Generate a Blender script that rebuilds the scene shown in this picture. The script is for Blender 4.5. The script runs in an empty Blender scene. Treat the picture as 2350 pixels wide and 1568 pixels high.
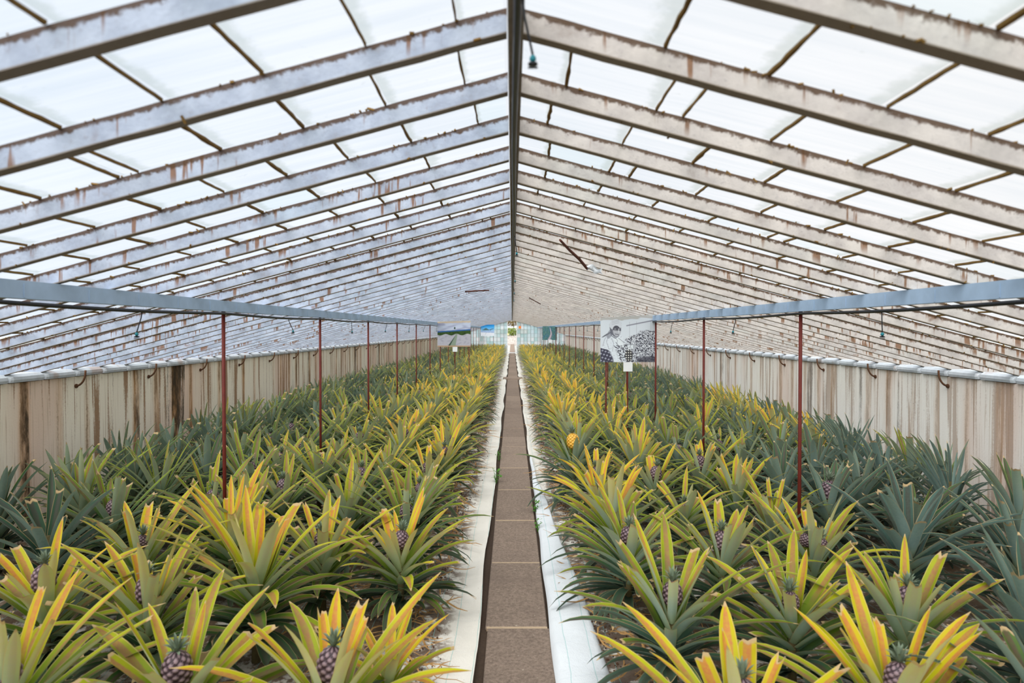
import bpy, math, random
import numpy as np
from mathutils import Vector, Matrix, noise as mnoise

random.seed(7)
rng = np.random.default_rng(7)
scene = bpy.context.scene
C = scene.collection

# ------------------------------------------------------------------ camera
CAM_H = 1.65
cam_d = bpy.data.cameras.new('camera')
cam = bpy.data.objects.new('camera', cam_d); C.objects.link(cam)
cam_d.sensor_width = 36.0; cam_d.lens = 24.0
cam_d.clip_start = 0.05; cam_d.clip_end = 500
cam.location = (0, 0, CAM_H)
cam.rotation_euler = (math.radians(90 - 0.987), 0, 0)
cam_d.dof.use_dof = True
cam_d.dof.focus_distance = 6.5
cam_d.dof.aperture_fstop = 3.2
scene.camera = cam

# ------------------------------------------------------------------ light
scene.view_settings.view_transform = 'Standard'
scene.view_settings.look = 'None'
scene.view_settings.exposure = 0.08
scene.view_settings.gamma = 1.0
scene.view_settings.use_curve_mapping = False

world = bpy.data.worlds.new('overcast_sky'); scene.world = world
world.use_nodes = True
wn = world.node_tree.nodes; wl = world.node_tree.links
wn.clear()
wo = wn.new('ShaderNodeOutputWorld'); wb = wn.new('ShaderNodeBackground')
wt = wn.new('ShaderNodeTexCoord'); wsx = wn.new('ShaderNodeSeparateXYZ')
wmr = wn.new('ShaderNodeMapRange'); wmr.inputs[1].default_value = -0.8; wmr.inputs[2].default_value = 0.8
wmx = wn.new('ShaderNodeMix'); wmx.data_type = 'RGBA'
wmx.inputs[6].default_value = (0.78, 0.88, 1.0, 1); wmx.inputs[7].default_value = (1.0, 0.98, 0.96, 1)
wl.new(wt.outputs['Generated'], wsx.inputs[0]); wl.new(wsx.outputs[0], wmr.inputs[0])
wl.new(wmr.outputs[0], wmx.inputs[0]); wl.new(wmx.outputs[2], wb.inputs[0])
wb.inputs[1].default_value = 0.93
wl.new(wb.outputs[0], wo.inputs[0])

fill_sun_d = bpy.data.lights.new('sun', 'SUN'); fill_sun_d.energy = 6.4; fill_sun_d.angle = math.radians(80)
fill_sun_d.color = (1.0, 0.965, 0.91)
sun = bpy.data.objects.new('sun', fill_sun_d); C.objects.link(sun)
# travels forwards (+Y), slightly to the right, and down: a wide soft fill added behind the viewer to lift the interior
sun.rotation_euler = Vector((0.30, 0.64, -0.70)).to_track_quat('-Z', 'Y').to_euler()

# ------------------------------------------------------------------ node helpers
class NT:
    def __init__(s, name):
        s.m = bpy.data.materials.new(name); s.m.use_nodes = True
        s.t = s.m.node_tree; s.t.nodes.clear()
        s.out = s.t.nodes.new('ShaderNodeOutputMaterial')
    def n(s, typ, **kw):
        nd = s.t.nodes.new(typ)
        for k, v in kw.items(): setattr(nd, k, v)
        return nd
    def l(s, a, b): s.t.links.new(a, b)
    def setin(s, sock, v):
        if isinstance(v, bpy.types.NodeSocket): s.l(v, sock)
        elif isinstance(v, (tuple, list)) and len(v) == 3 and sock.type == 'RGBA': sock.default_value = (*v, 1)
        else: sock.default_value = v
    def math(s, op, a, b=0.0, c=0.0, clamp=False):
        nd = s.n('ShaderNodeMath', operation=op); nd.use_clamp = clamp
        s.setin(nd.inputs[0], a); s.setin(nd.inputs[1], b)
        if len(nd.inputs) > 2: s.setin(nd.inputs[2], c)
        return nd.outputs[0]
    def mix(s, f, a, b, blend='MIX'):
        nd = s.n('ShaderNodeMix', data_type='RGBA', blend_type=blend)
        s.setin(nd.inputs[0], f); s.setin(nd.inputs[6], a); s.setin(nd.inputs[7], b)
        return nd.outputs[2]
    def noise(s, vec, scale, detail=3.0, rough=0.55, dist=0.0):
        nd = s.n('ShaderNodeTexNoise'); nd.inputs['Scale'].default_value = scale
        nd.inputs['Detail'].default_value = detail; nd.inputs['Roughness'].default_value = rough
        nd.inputs['Distortion'].default_value = dist
        if vec is not None: s.l(vec, nd.inputs['Vector'])
        return nd.outputs[0]
    def smooth(s, v, lo, hi):
        nd = s.n('ShaderNodeMapRange', interpolation_type='SMOOTHSTEP')
        s.setin(nd.inputs[0], v); nd.inputs[1].default_value = lo; nd.inputs[2].default_value = hi
        return nd.outputs[0]
    def ramp(s, v, stops):
        nd = s.n('ShaderNodeValToRGB'); s.setin(nd.inputs[0], v)
        e = nd.color_ramp.elements
        while len(e) < len(stops): e.new(0.5)
        for el, (p, c) in zip(e, stops): el.position = p; el.color = (*c, 1)
        return nd.outputs[0]
    def mapping(s, vec, scale=(1, 1, 1), loc=(0, 0, 0)):
        nd = s.n('ShaderNodeMapping'); s.l(vec, nd.inputs[0])
        nd.inputs['Scale'].default_value = scale
        s.setin(nd.inputs['Location'], loc)
        return nd.outputs[0]
    def objcoord(s): return s.n('ShaderNodeTexCoord').outputs['Object']
    def sep(s, v):
        nd = s.n('ShaderNodeSeparateXYZ'); s.l(v, nd.inputs[0]); return nd.outputs
    def bsdf(s, col, rough=0.7, spec=0.3, bump=None, bstr=0.3, bdist=0.01, metal=0.0):
        p = s.n('ShaderNodeBsdfPrincipled')
        s.setin(p.inputs['Base Color'], col); s.setin(p.inputs['Roughness'], rough)
        p.inputs['Specular IOR Level'].default_value = spec; p.inputs['Metallic'].default_value = metal
        if bump is not None:
            b = s.n('ShaderNodeBump'); b.inputs['Strength'].default_value = bstr; b.inputs['Distance'].default_value = bdist
            s.l(bump, b.inputs['Height']); s.l(b.outputs[0], p.inputs['Normal'])
        s.l(p.outputs[0], s.out.inputs[0]); return p

def plain(name, col, rough=0.6, var=0.15, scale=30, spec=0.3):
    m = NT(name); nz = m.noise(m.objcoord(), scale, 4)
    c = m.mix(nz, tuple(x*(1-var) for x in col), tuple(min(1, x*(1+var)) for x in col))
    m.bsdf(c, rough, spec); return m.m

# ------------------------------------------------------------------ materials
def mat_rafter(name, base, tintb):
    m = NT(name); oc = m.objcoord()
    oi = m.n('ShaderNodeObjectInfo'); rnd = m.math('MULTIPLY', oi.outputs['Random'], 37.0)
    cmb = m.n('ShaderNodeCombineXYZ'); m.l(rnd, cmb.inputs[1]); m.l(rnd, cmb.inputs[0])
    v = m.mapping(oc, (1, 1, 1), cmb.outputs[0])
    s = m.sep(oc)
    h = m.math('ADD', s[2], m.math('MULTIPLY', m.math('ABSOLUTE', s[0]), 0.27))     # height inside the section 0..0.057
    n1 = m.noise(v, 9, 5, 0.65); n2 = m.noise(v, 55, 4, 0.7)
    n3 = m.noise(m.mapping(v, (26, 1, 2)), 1.0, 3, 0.6)
    n4 = m.noise(m.mapping(v, (2.3, 1, 1)), 1.0, 2, 0.5)
    col = m.mix(m.smooth(n1, .3, .7), base, tintb)
    col = m.mix(m.math('MULTIPLY', m.smooth(n2, .55, .8), .5), col, (.20, .19, .20))
    col = m.mix(m.math('MULTIPLY', m.smooth(n1, .60, .78), .55), col, (.24, .20, .17))
    # dark rust-brown fringe along the glazing edge and runs down from it
    edge = m.smooth(m.math('ADD', h, m.math('MULTIPLY', m.math('SUBTRACT', n2, .5), .036)), .038, .048)
    big = m.noise(m.mapping(v, (3.2, 1, 3)), 1.0, 4, .7)
    eav = m.math('MULTIPLY', m.math('ABSOLUTE', s[0]), .025)
    run = m.math('MULTIPLY', m.smooth(m.math('ADD', n3, eav), .61, .67), m.smooth(m.math('ADD', n4, m.math('MULTIPLY', h, 4.0)), .50, .70))
    run = m.math('MAXIMUM', run, m.math('MULTIPLY', m.smooth(m.math('ADD', big, eav), .68, .78), .9))
    col = m.mix(m.math('MULTIPLY', run, .85), col, m.mix(n2, (.05, .022, .01), (.26, .11, .03)))
    col = m.mix(m.math('MULTIPLY', edge, .92), col, (.06, .030, .012))
    low = m.smooth(h, .005, .001)  # shade of the unlit underside, painted into the colour
    col = m.mix(m.math('MULTIPLY', low, .85), col, m.mix(n2, (.13, .10, .065), (.22, .18, .13)))
    m.bsdf(col, .8, .2, n2, .5, .004)
    return m.m
M = {}
M['rafter_l'] = mat_rafter('weathered_white_paint_cool_light', (.37, .42, .51), (.26, .30, .38))  # cool light on the left slope is put into the base colour
M['rafter_r'] = mat_rafter('weathered_white_paint_warm_light', (.50, .47, .44), (.38, .355, .34))  # same weathering, with the right slope's warmer light painted in
M['beam'] = plain('pale_blue_paint', (.36, .49, .66), .65, .18, 14)
M['ridge'] = plain('mossy_ridge_wood', (.20, .17, .13), .9, .5, 18)
M['hose'] = plain('black_hose', (.012, .014, .018), .4, .2, 20)
M['post'] = plain('red_oxide_paint', (.115, .014, .008), .6, .35, 25)
M['rust'] = plain('rusty_iron', (.10, .045, .022), .85, .5, 60)
M['teal'] = plain('teal_plastic', (.02, .22, .27), .4, .1, 20)
M['soil'] = plain('damp_soil', (.045, .028, .018), 1.0, .5, 70)
M['dirt_line'] = plain('brown_moss_dirt', (.15, .085, .02), .95, .5, 60)
M['dry'] = plain('dry_leaf', (.36, .20, .07), .9, .45, 12)
M['crumb'] = plain('brown_crumb', (.075, .035, .018), 1.0, .4, 40)
M['weed'] = plain('weed_green', (.07, .22, .02), .6, .4, 40)
M['white'] = plain('white_board', (.72, .74, .75), .5, .04, 10)
M['wood'] = plain('grey_batten', (.40, .36, .30), .8, .2, 16)
M['prop'] = plain('dark_red_brown_wood', (.11, .03, .018), .8, .4, 30)
M['orange'] = plain('orange_sign', (.85, .22, .03), .5, .05, 10)
M['cream'] = plain('cream_sign', (.85, .80, .42), .5, .05, 10)
M['mull'] = plain('grey_mullion', (.30, .33, .34), .7, .2, 20)
M['gravel'] = plain('pale_gravel', (.42, .38, .35), 1.0, .5, 9)
M['hedge'] = plain('hedge_leaf', (.16, .22, .03), .7, .6, 6)
M['tree'] = plain('brownish_tree_leaf', (.20, .15, .06), .7, .7, 5)
M['grass'] = plain('pale_outdoor_gravel', (.46, .46, .43), 1.0, .25, 2)

def mat_coping():
    m = NT('pale_coping'); oc = m.objcoord(); n = m.noise(oc, 22, 4, .6); n2 = m.noise(oc, 5, 3)
    c = m.mix(n, (.42, .46, .50), (.60, .63, .66))
    c = m.mix(m.math('MULTIPLY', m.smooth(n2, .58, .72), .5), c, (.34, .20, .13))
    m.bsdf(c, .85, .2, n, .4, .004); return m.m
M['coping'] = mat_coping()

def mat_wall(name, stainf, base, base2):
    m = NT(name); oc = m.objcoord(); s = m.sep(oc)
    v1 = m.mapping(oc, (1, 2.6, .10)); v2 = m.mapping(oc, (1, 11, .35)); v3 = m.mapping(oc, (1, 60, 1.2))
    warp = m.noise(m.mapping(oc, (1, 3, 3)), 1.0, 3)
    n1 = m.noise(v1, 1.0, 2.0, .5, .25); n2 = m.noise(v2, 1.0, 3, .6, .3); n3 = m.noise(v3, 1.0, 3, .6)
    n4 = m.noise(oc, 60, 4, .7); n5 = m.noise(m.mapping(oc, (1, 1.1, .25), (0, 9, 3)), 1.0, 2)
    col = m.mix(n3, base, base2)
    col = m.mix(m.math('MULTIPLY', m.smooth(n5, .48, .66), .55), col, (.66, .42, .32))
    col = m.mix(m.math('MULTIPLY', m.smooth(n3, .55, .68), .5), col, (.42, .29, .16))
    nn = m.math('ADD', n2, m.math('MULTIPLY', m.math('SUBTRACT', n4, .5), .10))
    col = m.mix(m.math('MULTIPLY', m.smooth(nn, .54, .61), .85*stainf), col, m.mix(n4, (.12, .06, .025), (.38, .18, .06)))
    # joint runs: one per rafter gap (0.389 m), irregular in width and strength
    ph = m.math('FRACT', m.math('DIVIDE', m.math('ADD', s[1], m.math('MULTIPLY', warp, .05)), .389))
    dj = m.math('ABSOLUTE', m.math('SUBTRACT', ph, .5))
    wj = m.math('MULTIPLY', m.smooth(n1, .40, .62), .11)
    hj = m.math('ADD', dj, m.math('MULTIPLY', m.math('SUBTRACT', n4, .5), .09))
    run = m.math('SUBTRACT', 1.0, m.smooth(m.math('SUBTRACT', hj, wj), -.02, .035))
    brk = m.smooth(m.noise(m.mapping(oc, (1, 9, 3.2), (0, 3, 1)), 1.0, 4, .7), .30, .62)
    halo = m.math('SUBTRACT', 1.0, m.smooth(m.math('SUBTRACT', hj, wj), -.02, .13))
    col = m.mix(m.math('MULTIPLY', halo, m.math('MULTIPLY', m.smooth(n1, .38, .5), .5*stainf)), col, (.52, .25, .07))
    col = m.mix(m.math('MULTIPLY', m.math('MULTIPLY', run, brk), .72*stainf), col, (.16, .085, .035))
    blk = m.math('MULTIPLY', m.math('MULTIPLY', m.smooth(n1, .56, .64), brk), m.smooth(m.math('ADD', n4, m.smooth(n2, .4, .6)), .85, 1.25))
    col = m.mix(m.math('MULTIPLY', blk, .9*stainf), col, (.035, .028, .018))
    col = m.mix(m.math('MULTIPLY', m.smooth(n4, .66, .74), .6), col, (.10, .07, .04))
    m.bsdf(col, .9, .15, n4, .4, .004); return m.m
M['wall_l'] = mat_wall('streaked_cream_plaster', 1.0, (.80, .72, .56), (.90, .84, .73))
M['wall_r'] = mat_wall('streaked_white_plaster', .62, (.80, .75, .68), (.90, .87, .82))

def mat_path():
    m = NT('brown_concrete_slab'); oc = m.objcoord()
    n = m.smooth(m.noise(oc, 60, 6, .8), .3, .7); n2 = m.noise(oc, 3.5, 3); n3 = m.noise(oc, 28, 3)
    at = m.n('ShaderNodeAttribute', attribute_name='tone')
    c = m.mix(n, (.10, .072, .055), (.36, .275, .215))
    c = m.mix(.35, c, m.mix(at.outputs['Fac'], (.17, .125, .10), (.33, .25, .195)))
    c = m.mix(m.math('MULTIPLY', m.smooth(n2, .5, .7), .3), c, (.15, .11, .09))
    c = m.mix(m.math('MULTIPLY', m.smooth(n3, .70, .76), .8), c, (.62, .54, .42))
    m.bsdf(c, .9, .2, n, .6, .003); return m.m
M['path'] = mat_path()
M['joint'] = plain('pale_mortar', (.40, .30, .20), .95, .25, 40)

def mat_fabric(name, dirt):
    m = NT(name); oc = m.objcoord(); s = m.sep(oc)
    n = m.noise(m.mapping(oc, (1, .3, 1)), 260, 2, .5); n2 = m.noise(oc, 2.2, 4, .6); n3 = m.noise(oc, 9, 5, .7); n4 = m.noise(oc, 70, 3, .6)
    c = m.mix(n2, (.62, .585, .52), (.78, .745, .68))
    if not dirt: c = m.mix(n2, (.60, .63, .66), (.70, .73, .76))
    c = m.mix(m.math('MULTIPLY', n, .14), c, (.45, .45, .43))
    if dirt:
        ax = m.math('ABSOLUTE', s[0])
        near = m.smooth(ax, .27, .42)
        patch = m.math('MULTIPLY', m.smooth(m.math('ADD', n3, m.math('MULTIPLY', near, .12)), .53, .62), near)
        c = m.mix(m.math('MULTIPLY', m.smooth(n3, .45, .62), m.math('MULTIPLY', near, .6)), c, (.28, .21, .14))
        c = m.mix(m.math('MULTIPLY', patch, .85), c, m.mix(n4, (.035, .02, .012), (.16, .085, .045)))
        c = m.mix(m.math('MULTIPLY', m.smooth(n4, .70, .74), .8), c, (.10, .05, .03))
    if dirt:  # shade beneath the plants, painted into the mat as a soil-dark tone
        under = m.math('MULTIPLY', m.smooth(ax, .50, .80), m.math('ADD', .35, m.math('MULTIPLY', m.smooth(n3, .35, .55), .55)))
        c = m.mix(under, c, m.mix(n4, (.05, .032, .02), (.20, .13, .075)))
    # woven teal marker threads
    def lines(co, per, w):
        f = m.math('FRACT', m.math('DIVIDE', m.math('ADD', co, m.math('MULTIPLY', n2, .03)), per))
        d = m.math('ABSOLUTE', m.math('SUBTRACT', f, .5))
        return m.math('LESS_THAN', d, w/per/2)
    c = m.mix(m.math('MULTIPLY', lines(s[0], .115, .0035), .55), c, (.16, .42, .40))
    c = m.mix(m.math('MULTIPLY', lines(s[1], .33, .004), .16), c, (.25, .3, .4))
    m.bsdf(c, .75, .25, m.math('ADD', n, m.math('MULTIPLY', n3, 4.0)), .35, .006); return m.m
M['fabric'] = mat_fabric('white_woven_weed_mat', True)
M['flap'] = mat_fabric('clean_white_woven_weed_mat', False)

def mat_glass():
    m = NT('whitewashed_roof_glass')
    uv = m.n('ShaderNodeUVMap').outputs[0]; s = m.sep(uv)        # x along slope (metres), y = 0..1 in pane
    at = m.n('ShaderNodeAttribute', attribute_name='tone')
    oc = m.objcoord()
    st = m.noise(m.mapping(oc, (1.2, 26, 1.2)), 1.0, 4, .65)
    nz = m.noise(oc, 14, 4, .7); nb = m.noise(oc, 1.1, 2)
    wash = m.math('ADD', m.math('MULTIPLY', st, .5), m.math('MULTIPLY', nb, .5))
    band = m.smooth(m.math('ADD', s[1], m.math('MULTIPLY', m.math('SUBTRACT', nz, .5), .30)), .17, .04)
    tint = m.mix(m.smooth(wash, .3, .7), (.80, .835, .87), (.95, .95, .955))
    tint = m.mix(m.math('MULTIPLY', m.math('SUBTRACT', 1.0, at.outputs['Fac']), .35), tint, (.72, .86, .88))
    tint = m.mix(m.math('MULTIPLY', band, .45), tint, (.50, .55, .50))
    tint = m.mix(m.math('MULTIPLY', m.smooth(nz, .66, .74), .3), tint, (.62, .66, .66))
    tr = m.n('ShaderNodeBsdfTransparent'); m.l(tint, tr.inputs[0])
    tl = m.n('ShaderNodeBsdfTranslucent'); m.l(tint, tl.inputs[0])
    mx = m.n('ShaderNodeMixShader'); mx.inputs[0].default_value = .10
    m.l(tr.outputs[0], mx.inputs[1]); m.l(tl.outputs[0], mx.inputs[2]); m.l(mx.outputs[0], m.out.inputs[0])
    return m.m
M['glass'] = mat_glass()

def mat_endglass():
    m = NT('pale_cyan_end_glass'); at = m.n('ShaderNodeAttribute', attribute_name='tone')
    tint = m.ramp(at.outputs['Fac'], [(0, (.45, .66, .68)), (.5, (.62, .76, .80)), (1, (.78, .83, .86))])
    tr = m.n('ShaderNodeBsdfTransparent'); m.l(tint, tr.inputs[0])
    df = m.n('ShaderNodeBsdfDiffuse'); m.l(tint, df.inputs[0])
    tl = m.n('ShaderNodeBsdfTranslucent'); m.l(tint, tl.inputs[0])
    a = m.n('ShaderNodeMixShader'); a.inputs[0].default_value = .55
    m.l(tl.outputs[0], a.inputs[1]); m.l(df.outputs[0], a.inputs[2])
    mx = m.n('ShaderNodeMixShader'); mx.inputs[0].default_value = .75
    m.l(tr.outputs[0], mx.inputs[1]); m.l(a.outputs[0], mx.inputs[2]); m.l(mx.outputs[0], m.out.inputs[0])
    return m.m
M['endglass'] = mat_endglass()

def mat_leaf():
    m = NT('pineapple_leaf')
    at = m.n('ShaderNodeAttribute', attribute_name='leaf')
    cs = m.n('ShaderNodeSeparateColor'); m.l(at.outputs['Color'], cs.inputs[0])
    r, v, u = cs.outputs[0], cs.outputs[1], cs.outputs[2]
    oi = m.n('ShaderNodeObjectInfo'); ocs = m.n('ShaderNodeSeparateColor'); m.l(oi.outputs['Color'], ocs.inputs[0])
    y = m.math('ADD', ocs.outputs[0], at.outputs['Alpha'])
    oc = m.objcoord(); nz = m.noise(oc, 7, 3, .6); nf = m.noise(oc, 90, 2, .5)
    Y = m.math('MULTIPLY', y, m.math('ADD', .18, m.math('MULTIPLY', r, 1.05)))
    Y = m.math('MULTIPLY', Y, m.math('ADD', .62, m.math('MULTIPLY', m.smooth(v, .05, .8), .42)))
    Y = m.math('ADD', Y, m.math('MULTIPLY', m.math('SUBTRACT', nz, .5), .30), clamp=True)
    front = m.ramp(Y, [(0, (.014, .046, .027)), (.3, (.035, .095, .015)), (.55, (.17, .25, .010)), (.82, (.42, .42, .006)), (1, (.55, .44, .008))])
    fb = m.math('MULTIPLY', m.math('MULTIPLY', ocs.outputs[1], .75), m.math('SUBTRACT', 1.0, m.smooth(Y, .1, .5)))
    front = m.mix(fb, front, (.085, .15, .13))
    stripe = m.ramp(Y, [(0, (.040, .050, .038)), (.35, (.10, .068, .048)), (.65, (.29, .13, .07)), (1, (.54, .17, .06))])
    sf = m.math('MULTIPLY', m.smooth(m.math('ADD', u, m.math('MULTIPLY', m.math('SUBTRACT', nz, .5), .5)), .56, .36), m.math('MULTIPLY', m.smooth(v, .15, .5), m.math('ADD', .60, m.math('MULTIPLY', m.smooth(nf, .3, .7), .28))))
    front = m.mix(sf, front, stripe)
    back = m.ramp(Y, [(0, (.14, .25, .23)), (.35, (.31, .42, .31)), (.7, (.48, .56, .32)), (1, (.58, .56, .20))])
    blu = m.math('MULTIPLY', ocs.outputs[1], m.smooth(v, 1.0, .1))
    back = m.mix(m.math('MULTIPLY', blu, .75), back, (.27, .41, .39))
    back = m.mix(m.math('MULTIPLY', nf, .5), back, m.mix(.45, back, (.62, .68, .58)))
    back = m.mix(m.math('MULTIPLY', m.smooth(v, .35, .0), .5), back, (.40, .47, .17))
    geo = m.n('ShaderNodeNewGeometry')
    col = m.mix(geo.outputs['Backfacing'], front, back)
    col = m.mix(m.math('MULTIPLY', m.smooth(u, .86, .98), .55), col, (.66, .45, .22))
    # old lowest leaves are duller
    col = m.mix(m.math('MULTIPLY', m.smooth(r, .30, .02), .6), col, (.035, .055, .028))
    tip = m.smooth(m.math('ADD', v, m.math('MULTIPLY', m.math('SUBTRACT', nz, .5), .14)), .95, .975)
    col = m.mix(tip, col, (.52, .37, .19))
    p = m.n('ShaderNodeBsdfPrincipled'); m.l(col, p.inputs['Base Color'])
    p.inputs['Roughness'].default_value = .5; p.inputs['Specular IOR Level'].default_value = .22
    tl = m.n('ShaderNodeBsdfTranslucent'); m.l(m.mix(.35, front, col), tl.inputs[0])
    mx = m.n('ShaderNodeMixShader'); mx.inputs[0].default_value = .24
    m.l(p.outputs[0], mx.inputs[1]); m.l(tl.outputs[0], mx.inputs[2]); m.l(mx.outputs[0], m.out.inputs[0])
    return m.m
M['leaf'] = mat_leaf()

def mat_fruit(name, groove, mid, top):
    m = NT(name); at = m.n('ShaderNodeAttribute', attribute_name='tone'); nz = m.noise(m.objcoord(), 40, 3)
    v = m.math('ADD', at.outputs['Fac'], m.math('MULTIPLY', m.math('SUBTRACT', nz, .5), .5))
    m.bsdf(m.ramp(v, [(0, groove), (.38, mid), (.85, top)]), .5, .35); return m.m
M['fruit'] = mat_fruit('unripe_purple_fruit', (.012, .006, .009), (.055, .030, .040), (.27, .19, .21))
M['ripe'] = mat_fruit('ripe_orange_fruit', (.07, .05, .01), (.62, .30, .02), (.80, .48, .10))
M['greenfruit'] = mat_fruit('pale_green_fruit', (.05, .06, .03), (.22, .24, .14), (.50, .50, .36))
M['crown'] = plain('fruit_crown_leaf', (.17, .22, .15), .6, .5, 40)
M['stalk'] = plain('brown_stalk', (.10, .08, .03), .9, .4, 40)

# ------------------------------------------------------------------ mesh builder
class MB:
    def __init__(s): s.v = []; s.f = []; s.n = 0; s.a = []; s.uv = None
    def add(s, V, F, attr=None):
        V = np.asarray(V, float).reshape(-1, 3)
        s.v.append(V); s.f += [tuple(i + s.n for i in f) for f in F]; s.n += len(V)
        if attr is not None: s.a.append(np.asarray(attr, float))
        return s
    def box(s, c, d, R=None, attr=None):
        V = np.array([(x, y, z) for x in (-.5, .5) for y in (-.5, .5) for z in (-.5, .5)]) * np.array(d)
        if R is not None: V = V @ np.array(R).T
        V = V + np.array(c)
        F = [(0, 1, 3, 2), (4, 6, 7, 5), (0, 4, 5, 1), (2, 3, 7, 6), (0, 2, 6, 4), (1, 5, 7, 3)]
        return s.add(V, F, None if attr is None else [attr]*8)
    def tube(s, pts, r, k=8, cap=True):
        pts = [Vector(p) for p in pts]; n = len(pts); V = []; prev = None
        rs = r if isinstance(r, (list, tuple)) else [r]*n
        for i, p in enumerate(pts):
            t = (pts[min(i+1, n-1)] - pts[max(i-1, 0)]).normalized()
            a = prev if prev else (Vector((0, 0, 1)) if abs(t.z) < .9 else Vector((1, 0, 0)))
            a = (a - t*a.dot(t)).normalized(); b = t.cross(a); prev = a
            for j in range(k):
                th = 2*math.pi*j/k; V.append(p + (a*math.cos(th) + b*math.sin(th))*rs[i])
        F = [(i*k+j, i*k+(j+1) % k, (i+1)*k+(j+1) % k, (i+1)*k+j) for i in range(n-1) for j in range(k)]
        if cap: F += [tuple(range(k))[::-1], tuple((n-1)*k+j for j in range(k))]
        return s.add([tuple(v) for v in V], F)
    def lathe(s, prof, c=(0, 0, 0), k=12):
        V = [(c[0]+r*math.cos(2*math.pi*j/k), c[1]+r*math.sin(2*math.pi*j/k), c[2]+z) for r, z in prof for j in range(k)]
        n = len(prof)
        F = [(i*k+j, i*k+(j+1) % k, (i+1)*k+(j+1) % k, (i+1)*k+j) for i in range(n-1) for j in range(k)]
        F += [tuple(range(k))[::-1], tuple((n-1)*k+j for j in range(k))]
        return s.add(V, F)
    def mesh(s, name, mat, smooth=False, attr=None, adim=1, bevel=0):
        me = bpy.data.meshes.new(name)
        V = np.concatenate(s.v) if s.v else np.zeros((0, 3))
        me.from_pydata(V.tolist(), [], s.f)
        if attr and s.a:
            A = np.concatenate([x.reshape(len(x), -1) for x in s.a])
            at = me.attributes.new(attr, 'FLOAT_COLOR' if adim == 4 else 'FLOAT', 'POINT')
            at.data.foreach_set('color' if adim == 4 else 'value', A.astype(np.float32).ravel())
        me.materials.append(mat)
        if smooth: me.polygons.foreach_set('use_smooth', [True]*len(me.polygons))
        me.update(); return me

def link(name, me, parent=None, loc=(0, 0, 0)):
    o = bpy.data.objects.new(name, me); C.objects.link(o); o.location = loc
    if parent is not None: o.parent = parent
    return o
def tag(o, label=None, cat=None, group=None, kind=None):
    if label:
        assert 4 <= len(label.split()) <= 16, label
        o['label'] = label
    if cat: o['category'] = cat
    if group: o['group'] = group
    if kind: o['kind'] = kind
    return o
def empty(name, loc, rz=0):
    o = bpy.data.objects.new(name, None); C.objects.link(o); o.location = loc
    o.rotation_euler = (0, 0, rz); o.empty_display_size = .05; return o
def copy_tree(o, parent=None):
    c = o.copy(); C.objects.link(c); c.parent = parent
    for ch in list(o.children): copy_tree(ch, c)
    return c
ORD = ['first', 'second', 'third', 'fourth', 'fifth', 'sixth', 'seventh', 'eighth', 'ninth', 'tenth', 'eleventh', 'twelfth']

# ------------------------------------------------------------------ measurements of the house
SP = .389                 # rafter spacing
W = 3.745                 # half width at the walls
ZB = CAM_H + .677         # rafter underside at the ridge
SL = .27
RD = .057                 # rafter depth
YEND = 48.0
K0, K1 = -6, int(YEND/SP)
WT = 1.257                # wall top under the coping
BX = 1.83                 # purlin beam
BEAM_B = CAM_H + .115
POST0, POSTS = 4.33, 2.18

# ---- floor, outside ground
tag(link('floor', MB().box((0, 22.75, -.06), (8.2, 50.5, .1)).mesh('floor', M['soil'])), kind='structure')
g = MB().box((0, 90, -.16), (260, 260, .1)); tag(link('outside_ground', g.mesh('outside_ground', M['grass'])), kind='structure')

# ---- walls
for sgn, side in ((-1, 'left'), (1, 'right')):
    mb = MB()
    ys = np.linspace(-2.3, YEND+.06, 120)
    mb.box((sgn*(W+.075), (YEND-2.3)/2+.03, WT/2-.01), (.15, YEND+2.36, WT))
    w = tag(link('wall_'+side, mb.mesh('wall_'+side, M['wall_l' if sgn < 0 else 'wall_r'])), kind='structure')
    mb = MB()
    for k in range(K0, K1):                                   # rounded coping block in each gap between rafters
        y0 = k*SP+.02; y1 = (k+1)*SP-.02; x0 = W-.03; x1 = W+.15; z0 = WT-.004; z1 = WT+.058
        V = []
        for y, q in ((y0-.008, .010), (y0+.012, 0), (y1-.012, 0), (y1+.008, .010)):
            for (x, z) in ((x0+.006+q, z0), (x0+q, z0+.02), (x0+.004+q, z1-.02-q), (x0+.03+q, z1-q), (x1, z1-q), (x1, z0)):
                V.append((sgn*x, y, z))
        F = [(i*6+j, i*6+(j+1) % 6, (i+1)*6+(j+1) % 6, (i+1)*6+j) for i in range(3) for j in range(6)]
        F += [tuple(range(6)), tuple(18+j for j in range(6))[::-1]]
        if sgn < 0: F = [f[::-1] for f in F]
        mb.add(V, F)
    link('coping', mb.mesh('coping', M['coping']), w)

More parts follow.
